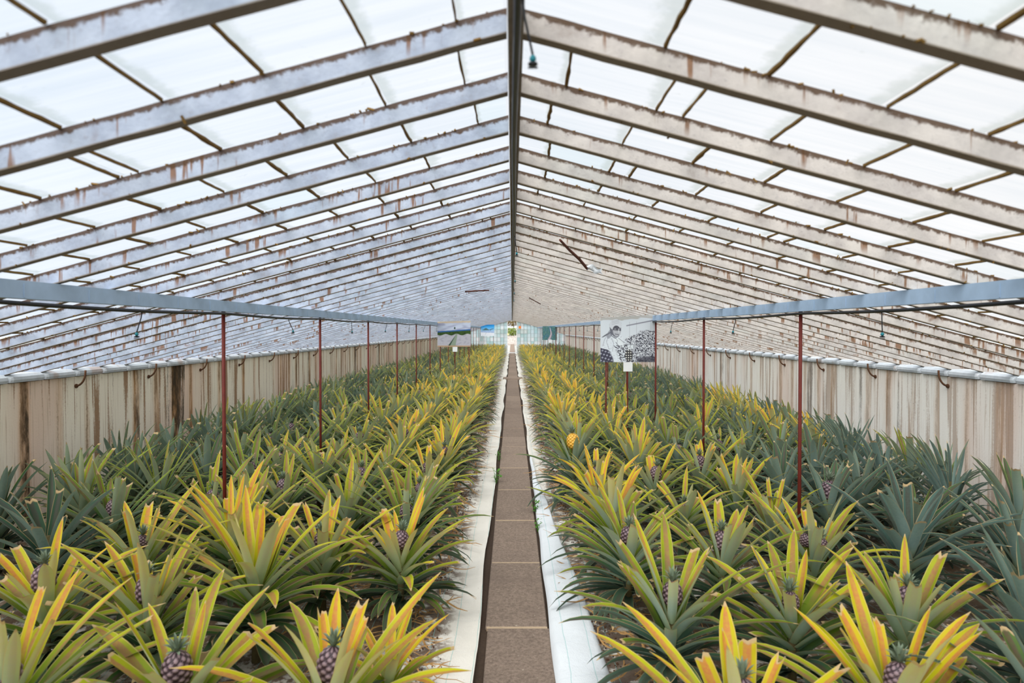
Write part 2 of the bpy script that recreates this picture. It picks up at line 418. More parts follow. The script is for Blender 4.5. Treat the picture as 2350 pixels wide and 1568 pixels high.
# ---- roof: rafters, ridge, beams, glass
RT = W + .22
def rafter_mesh(sgn, mat, seed):
    rr = random.Random(seed); mb = MB(); n = 40; th = .034
    V = []; 
    for i in range(n+1):
        x = .012 + (RT-.012)*i/n
        jb = rr.uniform(-.0012, .0012); jt = rr.uniform(-.002, .0005)
        for (y, h) in ((-th/2, 0), (th/2, 0), (th/2, RD), (-th/2, RD)):
            yy = y + (rr.uniform(-.0008, .0008)); hh = h + (jb if h == 0 else jt)
            V.append((sgn*x, yy, -SL*x+hh))
    F = [(i*4+j, i*4+(j+1) % 4, (i+1)*4+(j+1) % 4, (i+1)*4+j) for i in range(n) for j in range(4)]
    F += [(3, 2, 1, 0), tuple(n*4+j for j in range(4))]
    if sgn > 0: F = [f[::-1] for f in F]
    mb.add(V, F); return mb.mesh('trim_rafter', mat)
ti = 1
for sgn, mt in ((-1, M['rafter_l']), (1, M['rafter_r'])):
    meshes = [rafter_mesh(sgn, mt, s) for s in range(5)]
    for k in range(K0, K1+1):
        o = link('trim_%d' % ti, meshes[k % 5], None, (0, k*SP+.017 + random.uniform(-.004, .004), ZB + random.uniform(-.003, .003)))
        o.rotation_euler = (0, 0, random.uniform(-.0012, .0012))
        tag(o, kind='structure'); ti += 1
rb = MB(); ys = np.linspace(-2.3, YEND, 90)
rb.box((.008, (YEND-2.3)/2, ZB+.012), (.034, YEND+2.3, .09))
tag(link('trim_%d' % ti, rb.mesh('trim_ridge', M['ridge'])), kind='structure'); ti += 1
for sgn in (-1, 1):
    bm_ = MB().box((sgn*BX, (YEND-2.3)/2, BEAM_B+.0335), (.05, YEND+2.3, .067))
    for k in range(K0, K1):                                  # small hardwood packers between the beam and the rafters
        bm_.box((sgn*BX, k*SP+SP*.5, BEAM_B+.03), (.056, .006, .05))
    tag(link('trim_%d' % ti, bm_.mesh('trim_beam', M['beam'])), kind='structure'); ti += 1

gl = MB(); guv = []; gt = []; dl = MB()
for sgn in (-1, 1):
    base = .222 if sgn < 0 else .252; st0 = .135
    for k in range(K0, K1):
        y0 = k*SP + .017; y1 = (k+1)*SP + .017
        x = st0 + random.uniform(-.03, .03) + (.2 if random.random() < .25 else 0); joints = []
        while x < RT:
            joints.append(x)
            x += base + (random.uniform(-.015, .015) if random.random() < .93 else -.17)
        xs = [.02] + joints + [RT]
        for a, b in zip(xs[:-1], xs[1:]):
            za = ZB + RD + .003 - SL*a; zb = ZB + RD + .009 - SL*b
            V = [(sgn*a, y0, za), (sgn*b, y0, zb), (sgn*b, y1, zb), (sgn*a, y1, za)]
            F = [(0, 1, 2, 3)] if sgn > 0 else [(3, 2, 1, 0)]
            tn = 1.0 if random.random() < .9 else random.uniform(0, .6)
            gl.add(V, F, [tn]*4)
            q = [(a, 1), (b, 0), (b, 0), (a, 1)]
            guv += q if sgn > 0 else q[::-1]
        for j in joints:
            if j > RT-.05: continue
            nseg = 10 if k < 26 else 1
            wd = random.uniform(.004, .009)
            sk = random.uniform(-.006, .006)
            V = []
            for i in range(nseg+1):
                t = i/nseg; y = y0+.017+(SP-.034)*t; xx = j+sk*t
                w1 = wd*.5*random.uniform(.5, 1.4); w2 = wd*.5*random.uniform(.5, 1.5)
                for (xo, zo) in ((-w1, .002), (-w1, -.005), (w2, -.005), (w2, .002)):
                    px = xx+xo; V.append((sgn*px, y, ZB+RD+.002-SL*px+zo))
            F = [(i*4+q_, i*4+(q_+1) % 4, (i+1)*4+(q_+1) % 4, (i+1)*4+q_) for i in range(nseg) for q_ in range(4)]
            dl.add(V, F)
gm = gl.mesh('ceiling', M['glass'], False, 'tone', 1)
uvl = gm.uv_layers.new(name='UVMap'); uvl.data.foreach_set('uv', np.array(guv, dtype=np.float32).ravel())
ceil = tag(link('ceiling', gm), kind='structure')
dlo = link('moss_seam', dl.mesh('moss_seam', M['dirt_line']), ceil); dlo['kind'] = 'stuff'
dlo['label'] = 'brown moss and dirt along the glass overlaps'
# ragged dirt hanging under the rafter edges near the camera
dm = MB(); rr = random.Random(5)
for k in range(3, 16):
    for sgn in (-1, 1):
        for q in range(130):
            x = rr.uniform(.05, W-.1); s_ = rr.uniform(.002, .0055)
            if rr.random() > .5 + .5*math.sin(x*9+k*2.1+sgn): continue
            z = ZB - SL*x + (RD-.002 if rr.random() < .8 else .0)
            y = k*SP + (-.001 if rr.random() < .8 else rr.uniform(0, .034))
            R = Matrix.Rotation(rr.uniform(0, 3), 3, 'X') @ Matrix.Rotation(rr.uniform(0, 3), 3, 'Z')
            dm.box((sgn*x, y, z), (s_*rr.uniform(1, 4), s_, s_), R)
dmo = link('moss_crumb', dm.mesh('moss_crumb', M['dirt_line']), ceil); dmo['kind'] = 'stuff'

# ---- end wall: glazed gable with the door opening in the middle
DX0, DX1 = -.33, .34
wb_ = MB()
for a, b in ((-W, DX0), (DX1, W)):
    wb_.box(((a+b)/2, YEND+.06, .28), (b-a, .12, .58))
tag(link('wall_back', wb_.mesh('wall_back', M['coping'])), kind='structure')
def roofz(x): return ZB - SL*abs(x) + .01
wn_ = 0
for side, a, b in ((-1, -W, DX0), (1, DX1, W)):
    pn = MB(); fr = MB(); n = 14; xs = np.linspace(a, b, n+1)
    for i in range(n):
        x0, x1 = xs[i], xs[i+1]; z = .57
        while z < min(roofz(x0), roofz(x1)) - .02:
            z2 = min(z + .27, max(roofz(x0), roofz(x1)))
            zz0 = min(z2, roofz(x0)); zz1 = min(z2, roofz(x1))
            pn.add([(x0, YEND+.05, z), (x1, YEND+.05, z), (x1, YEND+.05, zz1), (x0, YEND+.05, zz0)], [(0, 1, 2, 3)], [rng.uniform(0, 1)]*4)
            fr.box(((x0+x1)/2, YEND+.05, z), (x1-x0, .016, .014)); z = z2
    for x in xs:
        h = roofz(x) - .57; fr.box((x, YEND+.05, .57+h/2), (.024, .05, h))
    wn_ += 1
    wi = tag(link('window_%d' % wn_, pn.mesh('window_pane', M['endglass'], False, 'tone', 1)), kind='structure')
    link('window_frame', fr.mesh('window_frame', M['mull']), wi)
df = MB()
for x in (DX0, DX1): df.box((x, YEND+.05, 1.15), (.05, .09, 2.3))
df.box(((DX0+DX1)/2, YEND+.05, 2.28), (DX1-DX0, .09, .05))
df.box(((DX0+DX1)/2, YEND+.02, .02), (DX1-DX0, .3, .06))
tag(link('door_1', df.mesh('door_1', M['white'])), kind='structure')
# gable rafters
gr = MB()
for sgn in (-1, 1):
    L = W/math.cos(math.atan(SL)); R = Matrix.Rotation(sgn*math.atan(SL), 3, 'Y')
    gr.box((sgn*W/2, YEND+.02, ZB-SL*W/2+.02), (L, .05, .06), R)
tag(link('trim_%d' % ti, gr.mesh('trim_gable', M['ridge'])), kind='structure'); ti += 1

# ------------------------------------------------------------------ path
joints = [1.6, 2.72, 3.74, 4.79, 5.86, 6.99, 8.09, 9.56, 10.42, 11.34, 12.2, 13.24, 14.36, 15.7, 16.8, 18.0, 19.2, 20.8, 22.3]
while joints[-1] < YEND-1: joints.append(joints[-1] + random.uniform(.85, 1.15))
joints = [-.8, .4] + joints + [YEND-.1]
pm = MB(); jm = MB()
def slab(mb, x0, x1, y0, y1, zt, zb, tone):
    e = .006
    V = [(x0, y0, zb), (x1, y0, zb), (x1, y1, zb), (x0, y1, zb),
         (x0, y0, zt-e), (x1, y0, zt-e), (x1, y1, zt-e), (x0, y1, zt-e),
         (x0+e, y0+e, zt), (x1-e, y0+e, zt), (x1-e, y1-e, zt), (x0+e, y1-e, zt)]
    F = [(i, (i+1) % 4, 4+(i+1) % 4, 4+i) for i in range(4)] + [(4+i, 4+(i+1) % 4, 8+(i+1) % 4, 8+i) for i in range(4)] + [(8, 9, 10, 11)]
    mb.add(V, F, [tone]*12)
for a, b in zip(joints[:-1], joints[1:]):
    xo = random.uniform(-.003, .003) + (.012 if b < 3.8 else 0); zt = .008 + random.uniform(-.003, .003)
    slab(pm, -.147+xo, .198+xo, a+.009, b-.009, zt, -.04, random.random())
    jm.box((.027, b, -.004), (.335, .024, .02))
slab(pm, -.30, .35, 22.5, 23.3, .035, -.04, .8)
slab(pm, -.27, .33, 43.6, 44.3, .035, -.04, .9)
p = tag(link('path', pm.mesh('path', M['path'], False, 'tone', 1)), kind='structure')
link('mortar_joint', jm.mesh('mortar_joint', M['joint']), p)
om = MB(); slab(om, -.17, .22, YEND+.2, 79, .0, -.12, .6)
tag(link('path', om.mesh('path_outside', M['path'], False, 'tone', 1)), kind='structure')

# ------------------------------------------------------------------ weed-mat fabric
def sheet(fn, nx, ny, mat, name):
    V = [fn(i/nx, j/ny) for j in range(ny+1) for i in range(nx+1)]
    F = [(j*(nx+1)+i, j*(nx+1)+i+1, (j+1)*(nx+1)+i+1, (j+1)*(nx+1)+i) for j in range(ny) for i in range(nx)]
    return MB().add(V, F).mesh(name, mat, True)
def bed(sgn):
    inner = .185 if sgn < 0 else .228
    def fn(u, t):
        y = 1.0 + (YEND-1.6)*t**1.6
        e = inner + .012*math.sin(y*1.7+sgn) + .02*mnoise.noise(Vector((y*.8, sgn, 0)))
        if abs(y-22.9) < .9: e += .12*math.exp(-((y-22.9)/.45)**2)
        if abs(y-44) < 1.2: e += .1*math.exp(-((y-44)/.5)**2)
        x = e + (W-.02-e)*u**1.7
        z = .012 + .02*mnoise.noise(Vector((x*3, y*2.2, sgn*5))) + .014*mnoise.noise(Vector((x*7, y*9, 2))) + .02*min(1, (x-e)/.4)
        if x-e < .012: z += .006
        elif x-e < .07: z += .010*math.exp(-((x-e-.02)/.02)**2)
        return (sgn*x, y, max(z, .003))
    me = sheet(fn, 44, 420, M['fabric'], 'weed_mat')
    if sgn > 0: pass
    return me
# the mesh builder's winding faces up for the right bed; flip the left one
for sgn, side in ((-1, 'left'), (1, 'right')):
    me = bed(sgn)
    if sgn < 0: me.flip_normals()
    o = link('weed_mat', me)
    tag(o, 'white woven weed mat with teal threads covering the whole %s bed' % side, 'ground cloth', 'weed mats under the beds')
prof = [(1.0, .185, .66), (2.2, .190, .56), (3.09, .203, .467), (4.3, .208, .425), (5.3, .212, .372), (6.38, .217, .320), (7.3, .222, .27), (8.6, .226, .236)]
def flap(u, t):
    y = 1.0 + 7.6*t
    ya, ia, oa = zip(*prof); i0 = float(np.interp(y, ya, ia)); o0 = float(np.interp(y, ya, oa))
    i0 += .004*math.sin(y*5); o0 += .006*math.sin(y*3.1+1)
    x = i0 + (o0-i0)*u
    z = .038 + .022*u + .012*math.sin(math.pi*u)*min(1, (o0-i0)/.2) + .018*mnoise.noise(Vector((x*5, y*2.2, 0))) + .008*mnoise.noise(Vector((x*9+y*4, y*3-x*6, 4)))
    if u < .001: z = .012
    if u > .999: z = .034
    return (x, y, z)
tag(link('folded_weed_mat', sheet(flap, 14, 120, M['flap'], 'folded_weed_mat')), 'clean white strip of weed mat folded back along the right edge of the path', 'ground cloth')

# ------------------------------------------------------------------ pineapple plants
def leaf(mb, az, z0, r0, e0, L, w, bend, r, cut, nseg, us, rr, a=0.0, drift=0.0):
    p = np.array([math.cos(az)*r0, math.sin(az)*r0, z0]); ds = L/nseg; V = []; A = []
    vend = cut if cut else 1.0
    for i in range(nseg+1):
        t = i/nseg; v = t*vend
        e = e0 - bend*(v**1.5); a2 = az + drift*v*v
        rh = np.array([math.cos(a2), math.sin(a2), 0.0]); zh = np.array([0, 0, 1.0])
        T = math.cos(e)*rh + math.sin(e)*zh; N = -math.sin(e)*rh + math.cos(e)*zh; S = np.cross(T, N)
        ww = w*(.72 + .55*min(1, v*3.5) - .27*min(1, v*3.5)**2) if v < .45 else w*max(.02, (1-((v-.45)/.56)**3.2))
        ch = .55*(1-.45*v)
        for u in us:
            off = S*(ww/2*u) + N*(ww*.5*ch*abs(u)**1.6)
            q = p + off
            if cut and i == nseg: q = q + T*(rr.uniform(-.016, .016) + .012*u*(1 if rr.random() < .6 else -1))
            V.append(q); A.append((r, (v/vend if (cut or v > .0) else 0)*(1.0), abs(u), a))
        p = p + T*ds*vend
    m = len(us)
    F = [(i*m+j, i*m+j+1, (i+1)*m+j+1, (i+1)*m+j) for i in range(nseg) for j in range(m-1)]
    mb.add(V, F, A)
US5 = (-1, -.5, 0, .5, 1); US3 = (-1, 0, 1)
def rosette(seed, n=34, fruit=True, size=1.0, width=.05, upright=1.0, cutp=.4, nseg=9, us=US5, zc=.34, a=0.0, arch=1.0, mb=None, wallside=False, ext=1):
    rr = random.Random(seed); mb = mb or MB(); az = rr.uniform(0, 6.28)
    for i in range(n):
        t = (i+.5)/n; az += 2.39996 + rr.uniform(-.25, .25)
        e0 = math.radians((73 if fruit else 77) - (66*t**.72)/upright + rr.uniform(-7, 7))
        L = size*((.24 if fruit else .25) + .33*math.sin(math.pi*min(1, t*.88+.12)) + rr.uniform(-.08, .07)) * ((1 + (ext-1)*1) if ext != 1 else 1)
        if wallside and math.cos(az) > 0: L *= 1-.5*math.cos(az); e0 += .35*math.cos(az)
        L *= 1-.22*t*t
        bend = arch*(.12 + 1.35*t**1.3 + rr.uniform(-.12, .3))
        z0 = zc*size - .24*size*t + .0
        r0 = (.022 if fruit else .010) + .012*t
        w = 1.14*width*(.95 + rr.uniform(-.15, .12)) * (.72 if t < .12 else 1.0)
        rv = max(.02, min(1, 1.05 - 1.0*t + rr.uniform(-.16, .16)))
        cut = rr.uniform(.60, .84) if rr.random() < cutp else None
        leaf(mb, az, z0, r0, e0, L, w, bend, rv, cut, nseg, us, rr, a, rr.uniform(-.25, .25))
    return mb
def skirt(mb, seed, n, size=1.0, wallside=False):           # old dark leaves hanging to the mat
    rr = random.Random(seed+99)
    for i in range(n):
        az_ = rr.uniform(1.6, 4.7) if wallside else rr.uniform(0, 6.28)
        leaf(mb, az_, .14*size, .03, math.radians(rr.uniform(-5, 34)), rr.uniform(.3, .5)*size, .042, rr.uniform(.7, 1.3), rr.uniform(0, .12), None, 7, US3, rr, 0, rr.uniform(-.5, .5))
    return mb
def fruit_mesh(R=.05, H=.14, mat='fruit', nu=48, nv=30):
    V = []; A = []
    for j in range(nv+1):
        t = j/nv; z = H*t; rad = R*max(0.02, (1-abs(2*t-1)**2.6))**.55*(1.04-.14*t)
        for i in range(nu):
            th = 2*math.pi*i/nu
            pa = 8*i/nu + 5.2*t; pb = 8*i/nu - 5.2*t
            b = abs(math.sin(math.pi*pa)*math.sin(math.pi*pb))**.6
            rr_ = rad*(1 + .16*(b-.5)) if 0 < j < nv else rad
            V.append((rr_*math.cos(th), rr_*math.sin(th), z)); A.append([b])
    F = [(j*nu+i, j*nu+(i+1) % nu, (j+1)*nu+(i+1) % nu, (j+1)*nu+i) for j in range(nv) for i in range(nu)]
    F += [tuple(range(nu))[::-1], tuple(nv*nu+i for i in range(nu))]
    return MB().add(V, F, A).mesh('fruit', M[mat], True, 'tone', 1)
def crown_mesh(seed, size=.055):
    rr = random.Random(seed); mb = MB(); az = 0
    for i in range(24):
        t = i/24; az += 2.4
        leaf(mb, az, .002, .006, math.radians(88-62*t+rr.uniform(-6, 6)), size*(.75+.45*(1-t)), .011, .25+.6*t, .5, None, 4, US3, rr)
    return mb.mesh('crown', M['crown'], True)
def stem_mesh(h): return MB().tube([(0, 0, -.005), (.004, 0, h*.4), (0, .003, h)], [.022, .018, .012], 8).mesh('stem', M['stalk'], True)

FR = [fruit_mesh(.050, .135), fruit_mesh(.044, .115), fruit_mesh(.036, .085)]
CR = [crown_mesh(1), crown_mesh(2, .045)]
RIPE = fruit_mesh(.060, .155, 'ripe'); GREENF = fruit_mesh(.055, .13, 'greenfruit')
STEM = stem_mesh(.44); STEMS = stem_mesh(.25)

FOL = {}
def shape(key, **kw):
    sd = kw.pop('seed'); sk = kw.pop('sk', 16)
    mb = rosette(sd, **kw)
    if sk: skirt(mb, sd, sk, kw.get('size', 1), kw.get('wallside', False))
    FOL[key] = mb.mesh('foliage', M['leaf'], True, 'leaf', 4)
WF = 1.15
shape('fa', seed=11, n=42); shape('fb', seed=12, n=38, width=.055, cutp=.5); shape('fc', seed=13, n=46, width=.045, size=1.05)
shape('fd', seed=14, n=40, width=.05, upright=1.15, cutp=.55); shape('fe', seed=15, n=44, size=.95, width=.05, cutp=.3)
shape('na', seed=21, n=44, fruit=False, size=1.05, width=.048); shape('nb', seed=22, n=38, fruit=False, width=.052, upright=1.2, cutp=.45)
shape('big', seed=27, n=44, fruit=False, size=1.12, width=.056, cutp=.3, upright=1.05)
shape('small', seed=24, n=26, fruit=False, size=.66, width=.045, cutp=.15, arch=1.3, sk=3)
shape('thin', seed=25, n=64, fruit=False, size=1.0, width=.028, cutp=0, arch=1.25)
shape('wide', seed=26, n=30, fruit=False, size=1.06, width=.06, cutp=.4, upright=1.25)

shape('wa', seed=31, n=44, fruit=False, size=.9, upright=1.15, width=.04, wallside=True, sk=8, cutp=.2)
shape('wb', seed=32, n=56, fruit=False, size=.92, upright=1.15, width=.028, wallside=True, sk=8, cutp=0, arch=1.2)

def plant(x, y, shp, yel, sc, fruit, rz=None, ripe=None, twin=False):
    rz = random.uniform(0, 6.28) if rz is None else rz
    t = empty('pineapple_plant', (x, y, .045), rz); t.scale = (sc, sc, sc)
    blue = (.75 if x > 0 else .12) + random.uniform(-.2, .2)
    f = link('foliage', FOL[shp], t); f.color = (yel, max(0, blue), 0, 1)
    st = link('stem', STEM if shp != 'small' else STEMS, t)
    if fruit is not None:
        for q in range(2 if twin else 1):
            dx = (-.05, .055)[q] if twin else random.uniform(-.008, .008)
            fo = link('fruit', (ripe or FR[fruit]), t, (dx, random.uniform(-.008, .008), .385 + (.10 if ripe is RIPE else 0) + random.uniform(-.01, .02)))
            fo.rotation_euler = (random.uniform(-.12, .12), random.uniform(-.1, .1)+(dx*3), random.uniform(0, 6))
            hh = .152 if ripe is RIPE else (.127 if ripe is GREENF else (.132, .112, .083)[fruit])
            c = link('crown', CR[q % 2], fo, (0, 0, hh)); c.scale = (1.25, 1.25, 1.25) if ripe else (1, 1, 1)
            if ripe is RIPE: fo['label'] = 'ripe orange fruit'
            if ripe is GREENF: fo['label'] = 'pale green fruit'
    return t

ROWS = [.70, 1.18, 1.67, 2.14, 2.60, 3.02, 3.36]
def colword(y): return 'blue-green' if y < .22 else 'dark green' if y < .42 else 'yellow-green' if y < .74 else 'orange-striped'
labels = {}
def put_label(t, text, group):
    assert text not in labels, text
    labels[text] = 1; tag(t, text, 'plant', group)
G = 'pineapple plants growing in the beds'

# the three foremost ranks, each plant where the photograph has it: x, y, shape, yellowness, scale, fruit
fore = [
 (-.62, 2.29, 'fa', .88, 1.0, 0, 'big purple fruit', 0.4), (-1.14, 2.32, 'fb', .72, 1.0, 0, 'squat purple fruit', 2.0), (-1.70, 2.28, 'fc', .80, 1.0, 0, 'fruit cut by the picture edge', 1.1),
 (-.50, 2.74, 'small', 1.12, .95, None, None, 0),
 (-1.24, 3.28, 'big', .86, 1.0, None, None, 1.0), (-1.62, 3.02, 'fd', .80, 1.0, 0, 'half hidden purple fruit', 3.1), (-2.12, 3.08, 'fb', .85, 1.0, 0, 'purple fruit', 0.2),
 (-.62, 3.76, 'fe', .86, .98, 1, 'purple fruit', 0.0), (-1.06, 3.80, 'fd', .82, .98, 1, 'purple fruit', 2.0), (-1.66, 4.02, 'na', .92, 1.0, None, None, 4), (-2.06, 3.76, 'fa', .80, .98, 2, 'purple fruit', 1), (-2.62, 3.84, 'wide', .10, 1.0, None, None, 1),
 (.71, 2.09, 'fb', .92, 1.0, 0, 'fruit at the bottom picture edge', 2.6), (1.27, 2.24, 'fa', .90, 1.0, 1, 'shrivelled brown fruit', 1.2),
 (.70, 2.98, 'fd', .62, 1.0, 1, 'purple fruit', 0.1), (1.21, 2.92, 'fb', .74, 1.0, 2, 'small budding fruit', 1.5), (1.67, 2.87, 'fa', .68, 1.0, 1, 'purple fruit', 3.5), (2.16, 2.78, 'wide', .12, 1.02, None, None, 2.0), (1.82, 2.30, 'wide', .34, .95, None, None, 4.0),
 (.66, 3.84, 'fe', .60, 1.0, 1, 'purple fruit', 1), (1.14, 3.69, 'fa', .72, 1.0, 1, 'purple fruit', 4.4), (1.67, 3.76, 'fd', .74, .98, 2, 'twin purple fruits', 2.2), (2.26, 3.86, 'wide', .08, 1.05, None, None, .5), (2.78, 3.72, 'nb', .12, 1.0, None, None, 1.6),
]
for i, (x, y, s, yl, sc, fr, fw, rz) in enumerate(fore):
    t = plant(x, y, s, yl, sc, fr, rz, None, fw == 'twin purple fruits')
    side = 'left' if x < 0 else 'right'
    row = int(np.argmin([abs(abs(x)-r) for r in ROWS]))
    rank = 'foremost rank' if y < 2.6 else 'second rank' if y < 3.4 else 'third rank'
    if s == 'small': lab = 'small all-yellow pineapple plant without fruit on the white mat beside the path, left bed'
    else: lab = '%s pineapple plant %s, %s bed, %s row from path, %s' % (colword(yl), ('with '+fw) if fw else 'without fruit', side, ORD[row], rank)
    if len(lab.split()) > 16: lab = lab.replace(' from path', '')
    if len(lab.split()) > 16: lab = lab.replace('%s bed, ' % side, side + ' ')
    if len(lab.split()) > 16: lab = lab.replace('fruit cut by the picture edge', 'fruit at picture edge').replace('fruit at the bottom picture edge', 'fruit at bottom edge')
    put_label(t, lab, G)

# the rest: three ranks to every bay between posts
def yellow_at(sgn, row, d):
    b = [.80, .70, .56, .42, .30, .28, .30][row]
    if sgn > 0 and row == 5 and 6.5 < d < 10.5: b = .85
    if sgn > 0 and row >= 3 and d < 5.6: b -= .2
    b += .22*mnoise.noise(Vector((row*1.3+sgn*7, d*.35, 0))) + random.uniform(-.2, .22)
    return max(.04, min(1.05, b))
spots = []
nr = int((YEND-1.0-POST0)/(POSTS/3))
for j in range(nr):
    for sgn in (-1, 1):
        for row, rx in enumerate(ROWS):
            d = POST0 + .10 + j*POSTS/3 + (.30 if row % 2 else 0) + random.uniform(-.07, .07)
            if d > YEND-.7: continue
            x = sgn*(rx + random.uniform(-.06, .06))
            if (abs(x)-.5)/max(.1, d) > .78: continue
            spots.append((d, x, sgn, row, j))
spots.sort(key=lambda s: s[0])
NI = 300 - len(fore)
near = spots[:NI]; far = spots[NI:]
phase = ['level with', 'just behind', 'well behind']
for (d, x, sgn, row, j) in near:
    y = yellow_at(sgn, row, d)
    # special plants
    ripe = None; fr = None; twin = False
    isfr = random.random() < (.62 if d < 7 else .38)
    key = (sgn, row, j)
    if key == (1, 0, 3): ripe, isfr, fr, x, d, y = RIPE, True, 0, .57, 6.30, .45
    if key in ((-1, 1, 12), ): ripe, isfr = GREENF, True
    if ripe is None and isfr: fr = random.choice([1, 1, 2, 0])
    if ripe is GREENF: fr = 0
    if isfr: shp = random.choice(['fa', 'fb', 'fc', 'fd', 'fe'])
    else: shp = random.choice(['na', 'nb', 'wide', 'na', 'thin' if row > 3 else 'nb'])
    rz = None
    if row >= 5:
        shp = 'wb' if (random.random() < .4) else 'wa'; isfr, fr = False, None; rz = (0 if sgn > 0 else math.pi) + random.uniform(-.3, .3)
    t = plant(x, d, shp, y, random.uniform(.88, 1.04)*(1.08 if row > 2 else 1) if row < 5 else (1.24 if row == 5 else 1.2), fr, rz, ripe, twin)
    side = 'left' if sgn < 0 else 'right'; bay = j//3
    fw = ' fruiting' if isfr else ''
    if ripe is RIPE: fw = ' orange-fruited'
    put_label(t, '%s%s pineapple plant, %s bed, %s row from path, %s the %s post' % (colword(y), fw, side, ORD[row], phase[j % 3], ORD[bay]), G)

# beyond the first three hundred: one field of low-detail plants
fm = MB()
protos = []
for s in range(6):
    for yv in (0,):
        q = rosette(50+s, n=24, fruit=(s % 2 == 0), cutp=.3, nseg=5, us=US3, width=.05 if s < 4 else .04)
        protos.append((np.concatenate(q.v), q.f, np.concatenate([np.asarray(a_) for a_ in q.a])))
fpb = MB().lathe([(.015, 0), (.045, .03), (.05, .07), (.04, .11), (.012, .13)], (0, 0, 0), 8)
for (d, x, sgn, row, j) in far:
    V, F, A = protos[random.randrange(6)]; a_ = random.uniform(0, 6.28); s_ = random.uniform(.9, 1.08)
    R = np.array([[math.cos(a_), math.sin(a_), 0], [-math.sin(a_), math.cos(a_), 0], [0, 0, 1]])
    V2 = (V*s_) @ R + np.array([x, d, .045]); V2[:, 0] = np.clip(V2[:, 0], -3.72, 3.72)
    V2[:, 1] = np.minimum(V2[:, 1], YEND-.04); A2 = A.copy(); A2[:, 3] = yellow_at(sgn, row, d)
    fm.add(V2, F, A2)
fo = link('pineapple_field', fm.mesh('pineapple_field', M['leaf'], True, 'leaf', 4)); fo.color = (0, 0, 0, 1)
tag(fo, 'distant mass of yellow-green pineapple plants filling both beds up to the glazed end', 'plants', None, 'stuff')

# ------------------------------------------------------------------ debris on the mats
rr = random.Random(3); dr = MB(); cr = MB()
for i in range(2600):
    sgn = rr.choice((-1, 1)); y = 1.6 + 20*rr.random()**1.7
    c = .5 + .1*mnoise.noise(Vector((y*1.4, sgn, 3)))
    x = sgn*max(.30, (c + abs(rr.gauss(0, .35)) - .08))
    if x > 0 and y < 6 and x < .48: continue
    if abs(x) > W-.2: continue
    L = rr.uniform(.08, .34); az = rr.uniform(0, 6.28); z = .05 + rr.uniform(0, .035)
    pts = []; a0 = az; px, py = x, y
    w = rr.uniform(.002, .009)
    V = []
    for k in range(6):
        pts.append((px, py)); a0 += rr.uniform(-.35, .35)
        zz = z + .012*math.sin(k*1.3+i) ; q = w*math.sin(math.pi*(k+.6)/6.2)
        V += [(px-math.sin(a0)*q, py+math.cos(a0)*q, zz), (px, py, zz+q*.8), (px+math.sin(a0)*q, py-math.cos(a0)*q, zz)]
        px += math.cos(a0)*L/5; py += math.sin(a0)*L/5
    dr.add(V, [(k*3+m, k*3+m+1, k*3+m+4, k*3+m+3) for k in range(5) for m in range(2)])
for i in range(3200):
    sgn = rr.choice((-1, 1)); y = 2.0 + 16*rr.random()**1.5
    if mnoise.noise(Vector((y*2.2, sgn*4, 0))) < -.05: continue
    x = sgn*(.46 + .07*mnoise.noise(Vector((y*3, sgn, 8))) + rr.gauss(0, .05))
    if x > 0 and y < 6.0: x = .50 + .05*rr.gauss(0, 1)
    s_ = rr.uniform(.002, .007)
    R = Matrix.Rotation(rr.uniform(0, 3), 3, 'X') @ Matrix.Rotation(rr.uniform(0, 3), 3, 'Z')
    cr.box((x, y, .045 + rr.uniform(0, .008)), (s_*rr.uniform(1, 2), s_*1.3, s_), R)
tag(link('dry_leaves', dr.mesh('dry_leaves', M['dry'], True)), 'curled brown dry leaves scattered over the white mats', 'leaves', None, 'stuff')
tag(link('soil_crumbs', cr.mesh('soil_crumbs', M['crumb'])), 'dark brown soil crumbs scattered on the white mats', 'soil', None, 'stuff')

# ---- small weeds in the gap beside the path
def weed(x, y, s, lab, seed):
    r_ = random.Random(seed); mb = MB(); st = MB()
    t = empty('weed', (x, y, .0))
    for k in range(26):
        a = r_.uniform(0, 6.28); h = r_.uniform(.02, .10)*s; rad = r_.uniform(.0, .035)*s
        c = np.array([rad*math.cos(a), rad*math.sin(a)*1.4, h]); q = r_.uniform(.008, .015)*s
        b = r_.uniform(0, 6.28); tl = r_.uniform(-.5, .5)
        d1 = np.array([math.cos(b), math.sin(b), tl]); d2 = np.array([-math.sin(b), math.cos(b), r_.uniform(-.3, .5)])
        mb.add([c-d1*q, c-d2*q*.6+np.array([0, 0, .002]), c+d1*q, c+d2*q*.6+np.array([0, 0, .002])], [(0, 1, 2, 3)])
        if k % 3 == 0: st.tube([(0, 0, -.005), tuple(c*np.array([.5, .5, .6])), tuple(c)], .0012, 4)
    link('leaves', mb.mesh('leaves', M['weed']), t); link('stalk', st.mesh('stalk', M['weed']), t)
    tag(t, lab, 'weed', 'small weeds beside the path')
weed(-.172, 7.3, 1.7, 'bushy green weed left of the path, taller of the two', 1)
weed(-.168, 8.6, 1.2, 'small green weed left of the path, farther one', 2)
weed(.214, 6.10, 1.3, 'farther bright green weed in the gap right of the path', 3)
weed(.210, 5.55, 1.0, 'nearer bright green weed in the gap right of the path', 4)

